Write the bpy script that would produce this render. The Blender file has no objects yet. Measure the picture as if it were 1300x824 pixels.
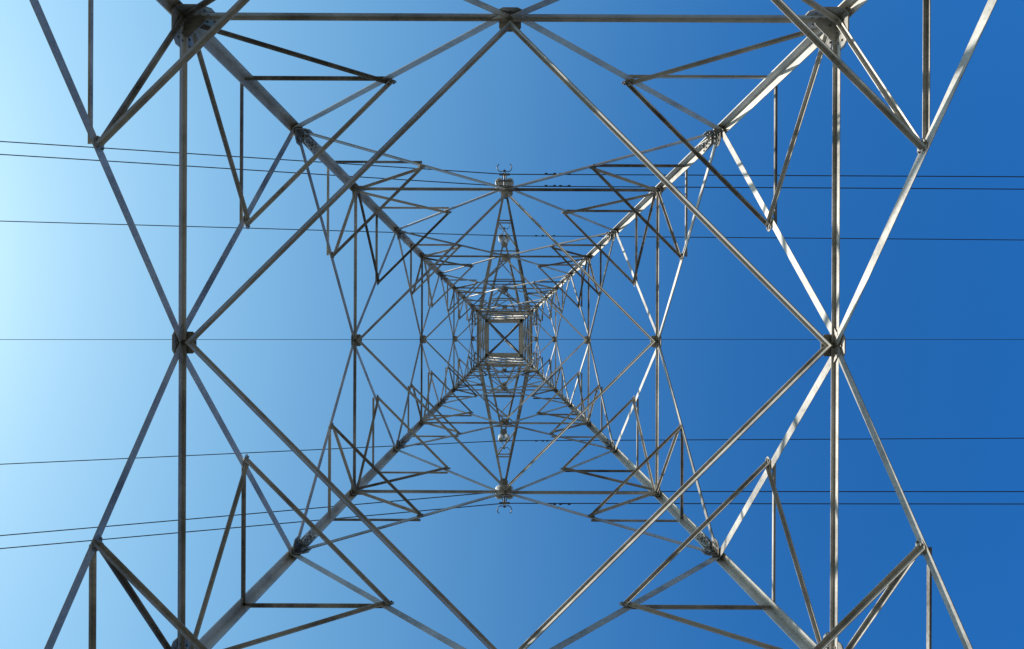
import bpy, math, random
from mathutils import Vector, Matrix
random.seed(7)
scene = bpy.context.scene
CZ = 1.5            # eye height
W0, K = 5.0, 0.1426

# ------------------------------------------------------------------ materials
def new_mat(name):
    m = bpy.data.materials.new(name); m.use_nodes = True
    nt = m.node_tree; b = nt.nodes["Principled BSDF"]
    return m, nt, b

def steel_mat(name, c1, c2, metallic=0.2, rough=0.42):
    m, nt, b = new_mat(name)
    N, L = nt.nodes, nt.links
    tc = N.new("ShaderNodeTexCoord")
    n1 = N.new("ShaderNodeTexNoise"); n1.inputs["Scale"].default_value = 1.7; n1.inputs["Detail"].default_value = 7; n1.inputs["Roughness"].default_value = .6
    n2 = N.new("ShaderNodeTexNoise"); n2.inputs["Scale"].default_value = 30; n2.inputs["Detail"].default_value = 4
    L.new(tc.outputs["Object"], n1.inputs["Vector"]); L.new(tc.outputs["Object"], n2.inputs["Vector"])
    at = N.new("ShaderNodeAttribute"); at.attribute_name = "tone"
    a1 = N.new("ShaderNodeMath"); a1.operation = 'MULTIPLY_ADD'; a1.inputs[1].default_value = 0.3
    L.new(n2.outputs["Fac"], a1.inputs[0]); L.new(n1.outputs["Fac"], a1.inputs[2])
    a2 = N.new("ShaderNodeMath"); a2.operation = 'ADD'
    L.new(a1.outputs[0], a2.inputs[0]); L.new(at.outputs["Fac"], a2.inputs[1])
    r = N.new("ShaderNodeValToRGB")
    r.color_ramp.elements[0].position = .34; r.color_ramp.elements[0].color = (*c1, 1)
    r.color_ramp.elements[1].position = .86; r.color_ramp.elements[1].color = (*c2, 1)
    L.new(a2.outputs[0], r.inputs["Fac"]); L.new(r.outputs["Color"], b.inputs["Base Color"])
    b.inputs["Metallic"].default_value = metallic
    rr = N.new("ShaderNodeMapRange"); rr.inputs["To Min"].default_value = rough - .1; rr.inputs["To Max"].default_value = rough + .15
    L.new(n1.outputs["Fac"], rr.inputs["Value"]); L.new(rr.outputs["Result"], b.inputs["Roughness"])
    bp = N.new("ShaderNodeBump"); bp.inputs["Strength"].default_value = .04; bp.inputs["Distance"].default_value = .003
    L.new(n2.outputs["Fac"], bp.inputs["Height"]); L.new(bp.outputs["Normal"], b.inputs["Normal"])
    return m
M_STEEL = steel_mat("galvanised_steel", (.12, .108, .092), (.60, .575, .52))
M_LEG = steel_mat("leg_steel", (.17, .155, .13), (.62, .595, .535))
M_BOLT = steel_mat("bolt_steel", (.09, .08, .068), (.30, .285, .26), .5, .45)
M_WIRE = steel_mat("weathered_aluminium_wire", (.04, .04, .045), (.08, .08, .09), .4, .6)
M_INS = steel_mat("glazed_insulator", (.60, .62, .60), (.8, .81, .78), 0, .18)

# ------------------------------------------------------------------ mesh batches
class Batch:
    def __init__(s): s.v, s.f, s.t = [], [], []
    def add(s, vs, fs, tone=0.0):
        o = len(s.v); s.v += [tuple(v) for v in vs]
        s.f += [tuple(i + o for i in f) for f in fs]; s.t += [tone] * len(vs)
    def make(s, name, mat, parent, smooth=False):
        me = bpy.data.meshes.new(name); me.from_pydata(s.v, [], s.f); me.update()
        a = me.attributes.new("tone", 'FLOAT', 'POINT'); a.data.foreach_set("value", s.t)
        me.materials.append(mat)
        if smooth:
            for p in me.polygons: p.use_smooth = True
        ob = bpy.data.objects.new(name, me); scene.collection.objects.link(ob)
        ob.parent = parent; return ob

def angle(B, p1, p2, w, a, b, th=None, off=0.0, tone=None, w2=None):
    """L section: heel on p1-p2, one flange (w) towards a, the other (w2) towards b"""
    p1, p2 = Vector(p1), Vector(p2); d = (p2 - p1)
    if d.length < 1e-4: return
    d.normalize()
    a = Vector(a); a = (a - d * a.dot(d))
    if a.length < 1e-3: a = d.orthogonal()
    a.normalize()
    bb = d.cross(a)
    if bb.dot(Vector(b)) < 0: bb = -bb
    th = th or max(.007, w * .11); w2 = w2 or w
    if tone is None: tone = random.uniform(-.25, .22)
    prof = [(0, 0), (w, 0), (w, th), (th, th), (th, w2), (0, w2)]
    vs = []
    for p in (p1, p2):
        for (x, y) in prof: vs.append(p + a * (x + off) + bb * y)
    fs = [(i, (i + 1) % 6, (i + 1) % 6 + 6, i + 6) for i in range(6)]
    fs += [(0, 3, 2, 1), (0, 5, 4, 3), (6, 7, 8, 9), (6, 9, 10, 11)]
    B.add(vs, fs, tone)

def plate(B, c, n, u, w, h, th=.012, cut=.25, tone=None):
    c, n, u = Vector(c), Vector(n).normalized(), Vector(u)
    u = (u - n * u.dot(n)).normalized(); r = n.cross(u)
    x, y = w / 2, h / 2; k = min(w, h) * cut
    pr = [(x, -y + k), (x, y - k), (x - k, y), (-x + k, y), (-x, y - k), (-x, -y + k), (-x + k, -y), (x - k, -y)]
    vs = [c + r * a + u * b - n * th / 2 for a, b in pr] + [c + r * a + u * b + n * th / 2 for a, b in pr]
    fs = [tuple(range(7, -1, -1)), tuple(range(8, 16))] + [(i, (i + 1) % 8, (i + 1) % 8 + 8, i + 8) for i in range(8)]
    B.add(vs, fs, random.uniform(-.25, .05) if tone is None else tone)

def rod(B, p1, p2, r, n=8, tone=0.0, r2=None):
    p1, p2 = Vector(p1), Vector(p2); d = (p2 - p1).normalized(); a = d.orthogonal().normalized(); b = d.cross(a)
    r2 = r if r2 is None else r2
    vs = [p1 + (a * math.cos(t) + b * math.sin(t)) * r for t in [2 * math.pi * i / n for i in range(n)]]
    vs += [p2 + (a * math.cos(t) + b * math.sin(t)) * r2 for t in [2 * math.pi * i / n for i in range(n)]]
    fs = [(i, (i + 1) % n, (i + 1) % n + n, i + n) for i in range(n)] + [tuple(range(n - 1, -1, -1)), tuple(range(n, 2 * n))]
    B.add(vs, fs, tone)

def bolts(B, c, n, u, nx, ny, dx, dy, off=.008, r=.015):
    c, n, u = Vector(c), Vector(n).normalized(), Vector(u)
    u = (u - n * u.dot(n)).normalized(); q = n.cross(u)
    for i in range(nx):
        for j in range(ny):
            p = c + q * ((i - (nx - 1) / 2) * dx) + u * ((j - (ny - 1) / 2) * dy)
            rod(B, p - n * .004, p + n * (off + .012), r, 6, random.uniform(-.2, .2))

def tube(B, pts, r, n=6, tone=0.0):
    for i in range(len(pts) - 1): rod(B, pts[i], pts[i + 1], r, n, tone)

# ------------------------------------------------------------------ tower
tower = bpy.data.objects.new("transmission_tower", None); scene.collection.objects.link(tower)
legs, brace, red, plan, plates, blt, arms = [Batch() for _ in range(7)]
WAIST, TOP = 27.2, 41.0
def hw(z):
    if z <= WAIST: return W0 - K * z
    return (W0 - K * WAIST) + (z - WAIST) / (TOP - WAIST) * (.98 - (W0 - K * WAIST))
def T(x, y, z): return Vector((x, y, z + CZ))

FACES = [(Vector((0, -1, 0)), Vector((1, 0, 0))), (Vector((1, 0, 0)), Vector((0, 1, 0))),
         (Vector((0, 1, 0)), Vector((-1, 0, 0))), (Vector((-1, 0, 0)), Vector((0, -1, 0)))]
def FP(f, s, z, ins=0.0):
    n, t = FACES[f]; w = hw(z); p = n * (w - ins) + t * s
    return Vector((p.x, p.y, z + CZ))
Z = Vector((0, 0, 1))

breaks = [-CZ + .35, 4.98, 11.0, 16.45, 20.9, WAIST, 34, TOP]
for sx in (-1, 1):
    for sy in (-1, 1):
        for i in range(len(breaks) - 1):
            z1, z2 = breaks[i], breaks[i + 1]
            w = [.145, .135, .13, .125, .11, .085, .075][i]
            angle(legs, T(sx * hw(z1), sy * hw(z1), z1), T(sx * hw(z2), sy * hw(z2), z2), w, (-sx, 0, 0), (0, -sy, 0), th=w * .12, tone=random.uniform(-.05, .15))
            if i < 5:
                zs = z2
                for (n, inn) in (((sx, 0, 0), (0, -sy, 0)), ((0, sy, 0), (-sx, 0, 0))):
                    c = T(sx * hw(zs + .5), sy * hw(zs + .5), zs + .5) + Vector(inn) * (w * .56) - Vector(n) * (w * .12 + .008)
                    ax = T(sx * hw(zs + 1), sy * hw(zs + 1), zs + 1) - T(sx * hw(zs), sy * hw(zs), zs)
                    plate(plates, c, n, ax, w * .8, .62, .012, .05)
                    bolts(blt, c - Vector(n) * .006, -Vector(n), ax, 2, 4, w * .42, .14)

Ls = [4.98, 11.0, 16.45, 20.9, 24.6, WAIST]
Ms = [8.0, 13.6, 18.7, 22.8, 26.0]
wm = [.078, .072, .067, .060, .054]      # mains
wr = [.047, .045, .043, .040, .037]      # redundants
def rnd(): return random.uniform(.0, .010)
for f in range(4):
    n, t = FACES[f]
    for i, zm in enumerate(Ms):
        mid = FP(f, 0, zm)
        W, R = wm[i], wr[i]
        q = W / .078
        for s in (-1, 1):
            angle(brace, FP(f, s * .03, zm), FP(f, s * hw(zm), zm), W * .62, -n, -Z, off=.03 + rnd(), w2=W * 1.2)
        n2, t2 = FACES[(f + 1) % 4]
        mid2 = FP((f + 1) % 4, 0, zm)
        angle(plan, mid - n * .10 + Z * .03, mid2 - n2 * .10 + Z * .03, W * 1.35, -Z, -(n + n2), off=rnd(), w2=W * .5, tone=random.uniform(0.05, .25))
        plate(plates, mid - n * .1 + Z * .035, Z, n, .26 * q, .17 * q, .012, .25)
        plate(plates, mid - n * .018, n, Z, .34 * q, .40 * q, .014, .25)
        bolts(blt, mid - n * .022, -n, Z, 3, 4, .09 * q, .09 * q)
        for s in (-1, 1):
            for (zl, t0) in ((Ls[i], .452), (Ls[i + 1], .475)):
                up = zl > zm
                leg = FP(f, s * hw(zl), zl)
                m0 = mid + t * s * .06
                angle(brace, m0, leg, W * .7, n, -Z, off=-.045 - rnd(), w2=W * 1.42, tone=random.uniform(-.1, .22))
                zn = zm + (zl - zm) * t0
                sn = FP(f, s * hw(zl) * t0, zn)
                angle(red, sn, FP(f, s * hw(zn), zn), R, random.choice((-1, 1)) * n, -Z, off=.0 + rnd())
                angle(red, sn, FP(f, s * hw(zm), zm), R, -n, -Z, off=.062 + rnd())
                plate(plates, sn - n * .056, n, Z, .15 * q, .15 * q, .008, .3)
                bolts(blt, sn - n * .058, -n, Z, 2, 2, .07, .07, r=.012)
                plate(plates, leg - t * s * .13 * q - n * .056, n, Z, .28 * q, .32 * q, .012, .25)
                if i < 3: bolts(blt, leg - t * s * .16 * q - n * .062, -n, Z, 2, 3, .08, .09)
                if s == 1:
                    f2 = (f + 1) % 4; sn2 = FP(f2, -hw(zl) * t0, zn); nn = FACES[f2][0]
                    angle(plan, sn - n * .05, sn2 - nn * .05, R * 1.25, -Z, -(n + nn), off=rnd(), w2=R * .95)
            c = FP(f, s * hw(zm), zm)
            g_ = 1.4 if i == 0 else 1
            plate(plates, c - t * s * .15 * q * g_ - n * .028, n, Z, .32 * q * g_, .38 * q * g_, .014, .22)
            if i < 3: bolts(blt, c - t * s * .18 * q * g_ - n * .034, -n, Z, 3 if i == 0 else 2, 4, .09, .09)
    zg = -CZ + .5
    for s in (-1, 1):
        a0 = FP(f, s * hw(4.98), 4.98)
        zk = 2.0
        k = FP(f, s * (hw(zk) - 1.0), zk)
        angle(red, a0, k, .07, -n, Z, off=.02); angle(red, k, FP(f, s * hw(zg), zg), .07, -n, Z, off=.02)
        angle(red, k, FP(f, s * hw(zk), zk), .06, -n, Z, off=.03)
for sx in (-1, 1):
    for sy in (-1, 1):
        w = hw(8.0) - .12
        plate(plates, T(sx * w, sy * w, 7.99), (0, 0, 1), (sx, sy, 0), .32, .22, .012, .12)
        for k in (-.09, 0, .09):
            p = T(sx * w + k * sx, sy * w - k * sy, 7.984); rod(blt, p, p - Z * .02, .016, 6)

# upper cage
cz = [WAIST, 28.4, 30.3, 33.1, 35.9, 37.7, 39.4, TOP]
for f in range(4):
    n, t = FACES[f]
    for i, z in enumerate(cz):
        wz = {35.9: .18, TOP: .07}.get(z, .045)
        angle(brace, FP(f, -hw(z), z), FP(f, hw(z), z), wz, -n, -Z, off=.012 + rnd(), w2=.2 if wz > .1 else None, th=.012, tone=.2 if wz > .06 else None)
        if i < len(cz) - 1:
            z2 = cz[i + 1]
            angle(brace, FP(f, -hw(z), z), FP(f, hw(z2), z2), .042, -n, Z, off=.02)
            angle(brace, FP(f, hw(z), z), FP(f, -hw(z2), z2), .042, -n, Z, off=.032)
for z in (WAIST, TOP):
    w = hw(z) - .03
    ww = .04 if z == WAIST else .085
    angle(plan, T(-w, -w, z), T(w, w, z), ww, Z, (1, -1, 0), tone=-.3); angle(plan, T(-w, w, z + .02), T(w, -w, z + .02), ww, Z, (1, 1, 0), tone=-.3)

for sx in (-1, 1):
    for sy in (-1, 1):
        angle(arms, T(sx * .95, sy * .95, TOP), T(sx * .06, .1 + sy * .06, 43.4), .07, (-sx, 0, 0), (0, -sy, 0))

def crossarm(sy, zb, zt, ztip, X, nseg, w):
    tip = T(0, sy * X, ztip)
    lo, hi = {}, {}
    for sx in (-1, 1):
        b0 = T(sx * hw(zb), sy * hw(zb), zb); u0 = T(sx * hw(zt), sy * hw(zt), zt)
        tp = tip + Vector((sx * .07, 0, 0))
        angle(arms, b0, tp, w, (0, 0, 1), (-sx, 0, 0)); angle(arms, u0, tp + Z * .12, w * .9, (0, 0, -1), (-sx, 0, 0))
        lo[sx] = [b0.lerp(tp, i / nseg) for i in range(nseg + 1)]
        hi[sx] = [u0.lerp(tp + Z * .12, i / nseg) for i in range(nseg + 1)]
        for i in range(1, nseg):
            angle(arms, lo[sx][i], hi[sx][i], w * .55, (0, 1, 0), (-sx, 0, 0), off=.01)
            angle(arms, lo[sx][i], hi[sx][i - 1], w * .55, (0, 0, 1), (-sx, 0, 0), off=.02)
    for i in range(1, nseg):
        angle(arms, lo[-1][i], lo[1][i], w * .6, (0, 0, 1), (0, sy, 0), off=.012)
        a = -1 if i % 2 else 1
        angle(arms, lo[a][i], lo[-a][i - 1], w * .6, (0, 0, 1), (0, sy, 0), off=.024)
        angle(arms, hi[-1][i], hi[1][i], w * .55, (0, 0, 1), (0, sy, 0), off=.01)
    plate(plates, tip - Vector((0, sy * .1, 0)), (0, 0, 1), (0, 1, 0), .34, .5, .014, .3)
    plate(plates, tip - Z * .08, (1, 0, 0), (0, 0, 1), .3, .3, .02, .3)
    return tip
tips = []
for sy in (-1, 1):
    tips.append((sy, 1, crossarm(sy, 28.4, 30.3, 28.1, 6.1, 4, .085)))
    tips.append((sy, 2, crossarm(sy, 35.9, 37.7, 35.8, 5.1, 4, .08)))
    crossarm(sy, 39.4, TOP, 40.8, 3.0, 3, .07)

for B, nm, m in ((legs, "legs", M_LEG), (brace, "face_bracing", M_STEEL), (red, "secondary_bracing", M_STEEL), (plan, "plan_bracing", M_STEEL),
                 (plates, "gusset_plates", M_LEG), (blt, "bolts", M_BOLT), (arms, "crossarms", M_STEEL)):
    B.make(nm, m, tower)
Mc, nt, b = new_mat("concrete")
nz = nt.nodes.new("ShaderNodeTexNoise"); nz.inputs["Scale"].default_value = 6; nz.inputs["Detail"].default_value = 8
rp = nt.nodes.new("ShaderNodeValToRGB"); rp.color_ramp.elements[0].color = (.22, .21, .19, 1); rp.color_ramp.elements[1].color = (.42, .41, .38, 1)
nt.links.new(nz.outputs["Fac"], rp.inputs["Fac"]); nt.links.new(rp.outputs["Color"], b.inputs["Base Color"]); b.inputs["Roughness"].default_value = .9
foot = Batch()
for sx in (-1, 1):
    for sy in (-1, 1):
        w = hw(-CZ)
        rod(foot, (sx * w, sy * w, -.3), (sx * w, sy * w, .42), .5, 24, 0, .42)
foot.make("concrete_footings", Mc, tower)
tower.rotation_euler = (0, 0, math.radians(.25))

# ------------------------------------------------------------------ insulator strings
for sy, lvl, tip in tips:
    e = bpy.data.objects.new("insulator_string", None); scene.collection.objects.link(e)
    disc, hw_ = Batch(), Batch()
    ln = 1.8
    sx0 = .2 if lvl == 1 else .16
    dr = .165 if lvl == 1 else .14
    plate(hw_, tip - Z * .22, (0, 1, 0), (1, 0, 0), .16, 2 * sx0 + .12, .02, .3)
    rod(hw_, tip, tip - Z * .2, .03)
    for sx in (-1, 1):
        top = tip + Vector((sx * sx0, 0, -.26))
        rod(hw_, top, top - Z * (ln - .42), .016, 8)
        for i in range(9):
            c = top - Z * (.08 + i * .14)
            rod(disc, c, c - Z * .035, .06, 16, 0, dr); rod(disc, c - Z * .035, c - Z * .065, dr, 16, 0, dr * .9)
            rod(hw_, c + Z * .05, c - Z * .001, .045, 10)
    yk = tip - Z * (ln - .1)
    plate(hw_, yk, (0, 1, 0), (1, 0, 0), .2, 2 * sx0 + .2, .03, .3)
    dy = .23 if lvl == 1 else 0
    rod(hw_, yk + Vector((0, -dy - .02, -.05)), yk + Vector((0, dy + .02, -.05)), .035)
    for yy in ((-dy, dy) if dy else (0,)):
        rod(hw_, yk + Vector((-.2, yy, -.1)), yk + Vector((.2, yy, -.1)), .045, 8)
        rod(hw_, yk + Vector((0, yy, -.05)), yk + Vector((0, yy, -.1)), .025, 8)
    for sx in (-1, 1):
        pts = []
        for k in range(9):
            a = math.radians(-60 + k * 26)
            pts.append(yk + Vector((sx * (.13 + .15 * math.sin(a)), sy * (.52 - .16 * math.cos(a)), .02)))
        tube(hw_, [yk + Vector((sx * .1, sy * .02, 0))] + pts, .019, 6)
    disc.make("insulator_discs", M_INS, e, True); hw_.make("string_fittings", M_BOLT, e)

# ------------------------------------------------------------------ conductors
def conductor(fn, r, damp=True, name="power_line"):
    e = bpy.data.objects.new(name, None); scene.collection.objects.link(e)
    B = Batch(); xs = [-160 + i * 2.0 for i in range(161)]
    n = 6
    pts = [fn(x) for x in xs]; vs, fs = [], []
    for p in pts:
        for k in range(n):
            a = 2 * math.pi * k / n; vs.append(p + Vector((0, math.cos(a) * r, math.sin(a) * r)))
    for i in range(len(pts) - 1):
        for k in range(n): fs.append((i * n + k, i * n + (k + 1) % n, (i + 1) * n + (k + 1) % n, (i + 1) * n + k))
    B.add(vs, fs); B.make("cable", M_WIRE, e, True)
    if damp:
        D = Batch()
        for x in (1.75, 2.3):
            p = fn(x); q = p - Z * .09
            rod(D, p, q, .014); rod(D, q - Vector((.2, 0, 0)), q + Vector((.2, 0, 0)), .008)
            for s in (-1, 1): rod(D, q + Vector((s * .11, 0, 0)), q + Vector((s * .22, 0, 0)), .04, 10)
        D.make("vibration_dampers", M_WIRE, e)
def mk(y0, z0, yl, zl, yr, zr):
    def fn(x):
        a = abs(x)
        if x < 0: return Vector((x, y0 + yl * a, CZ + z0 - zl * a + .00032 * a * a))
        return Vector((x, y0 + yr * a, CZ + z0 - zr * a + .00016 * a * a))
    return fn
zc1, zc2 = 28.1 - 1.82, 35.8 - 1.82
for dy in (-.23, .23):
    conductor(mk(-6.1 + dy, zc1, -.038, .12, .016, .05), .019)
    conductor(mk(6.1 + dy, zc1, .062, .12, -.010, .05), .019)
conductor(mk(-5.1, zc2, -.014, .11, .015, .05), .021)
conductor(mk(5.1, zc2, .031, .11, -.012, .05), .021)
conductor(mk(.1, 43.4, 0, .08, 0, .05), .016, False, "earth_wire")

# ------------------------------------------------------------------ ground
g = Batch(); S = 3000
g.add([(-S, -S, 0), (S, -S, 0), (S, S, 0), (-S, S, 0)], [(0, 1, 2, 3)])
Mg, nt, b = new_mat("dry_grass_ground")
tc = nt.nodes.new("ShaderNodeTexCoord")
nz = nt.nodes.new("ShaderNodeTexNoise"); nz.inputs["Scale"].default_value = .6; nz.inputs["Detail"].default_value = 12; nz.inputs["Roughness"].default_value = .75
nt.links.new(tc.outputs["Object"], nz.inputs["Vector"])
rp = nt.nodes.new("ShaderNodeValToRGB"); rp.color_ramp.elements[0].position = .35; rp.color_ramp.elements[0].color = (.06, .06, .04, 1); rp.color_ramp.elements[1].position = .7; rp.color_ramp.elements[1].color = (.13, .11, .08, 1)
nt.links.new(nz.outputs["Fac"], rp.inputs["Fac"]); nt.links.new(rp.outputs["Color"], b.inputs["Base Color"]); b.inputs["Roughness"].default_value = .95
g.make("ground", Mg, None)

# ------------------------------------------------------------------ light
SUN_EL, SUN_AZ = 34.0, 186.0      # azimuth measured from +X counter-clockwise
el, az = math.radians(SUN_EL), math.radians(SUN_AZ)
sd = Vector((math.cos(el) * math.cos(az), math.cos(el) * math.sin(az), math.sin(el)))
sl = bpy.data.lights.new("sun", 'SUN'); sl.energy = 5; sl.angle = math.radians(.5); sl.color = (1, .95, .87)
so = bpy.data.objects.new("sun", sl); so.rotation_euler = sd.to_track_quat('Z', 'Y').to_euler(); so.location = (-20, 0, 30); scene.collection.objects.link(so)
w = bpy.data.worlds.new("World"); scene.world = w; w.use_nodes = True
nt = w.node_tree; bg = nt.nodes["Background"]; N, L = nt.nodes, nt.links
sky = N.new("ShaderNodeTexSky"); sky.sky_type = 'NISHITA'; sky.sun_disc = False
sky.sun_elevation = el; sky.sun_rotation = math.radians(90 - SUN_AZ) % (2 * math.pi)
sky.air_density = 1.0; sky.dust_density = .4; sky.ozone_density = 2.0
# clear-air colour: deeper blue away from the sun, paler towards it
tc = N.new("ShaderNodeTexCoord")
dt = N.new("ShaderNodeVectorMath"); dt.operation = 'DOT_PRODUCT'; dt.inputs[1].default_value = (-1, -.08, 0)
L.new(tc.outputs["Generated"], dt.inputs[0])
mr = N.new("ShaderNodeMapRange"); mr.inputs["From Min"].default_value = -.7; mr.inputs["From Max"].default_value = .7
L.new(dt.outputs["Value"], mr.inputs["Value"])
rp = N.new("ShaderNodeValToRGB"); rp.color_ramp.interpolation = 'B_SPLINE'
cols = [(.0, (.15, .86, 1.64)), (.28, (.30, 1.18, 1.86)), (.5, (.84, 1.68, 1.92)), (.78, (1.65, 2.25, 1.95)), (.93, (1.85, 2.2, 1.8))]
els = rp.color_ramp.elements
els[0].position, els[0].color = cols[0][0], (*[c / 2.5 for c in cols[0][1]], 1)
els[1].position, els[1].color = cols[-1][0], (*[c / 2.5 for c in cols[-1][1]], 1)
for p, c in cols[1:-1]:
    e = els.new(p); e.color = (*[k / 2.5 for k in c], 1)
L.new(mr.outputs["Result"], rp.inputs["Fac"])
mx = N.new("ShaderNodeVectorMath"); mx.operation = 'MULTIPLY'
L.new(sky.outputs["Color"], mx.inputs[0]); L.new(rp.outputs["Color"], mx.inputs[1])
sc = N.new("ShaderNodeVectorMath"); sc.operation = 'SCALE'; sc.inputs["Scale"].default_value = 2.5 * .12 / .15 * 1.1
L.new(mx.outputs[0], sc.inputs[0])
# the deepening fades out towards the hazy horizon
sep = N.new("ShaderNodeSeparateXYZ"); L.new(tc.outputs["Generated"], sep.inputs[0])
hz = N.new("ShaderNodeMapRange"); hz.interpolation_type = 'SMOOTHSTEP'; hz.inputs["From Min"].default_value = .15; hz.inputs["From Max"].default_value = .65
L.new(sep.outputs["Z"], hz.inputs["Value"])
lowsc = N.new("ShaderNodeVectorMath"); lowsc.operation = 'SCALE'; lowsc.inputs["Scale"].default_value = .4
L.new(sky.outputs["Color"], lowsc.inputs[0])
mixn = N.new("ShaderNodeMix"); mixn.data_type = 'RGBA'
L.new(hz.outputs["Result"], mixn.inputs[0]); L.new(lowsc.outputs[0], mixn.inputs[6]); L.new(sc.outputs[0], mixn.inputs[7])
L.new(mixn.outputs[2], bg.inputs["Color"]); bg.inputs["Strength"].default_value = .15

# ------------------------------------------------------------------ camera
cd = bpy.data.cameras.new("camera"); cd.sensor_width = 36; cd.lens = 867 / 1300 * 36
cd.shift_x = 11.8 / 1300; cd.shift_y = 15.2 / 1300; cd.clip_end = 8000; cd.clip_start = .05
co = bpy.data.objects.new("camera", cd); co.location = (-.07, -.088, CZ); co.rotation_euler = (math.pi, 0, 0)
scene.collection.objects.link(co); scene.camera = co
scene.view_settings.view_transform = 'Standard'; scene.view_settings.look = 'None'; scene.view_settings.exposure = 0
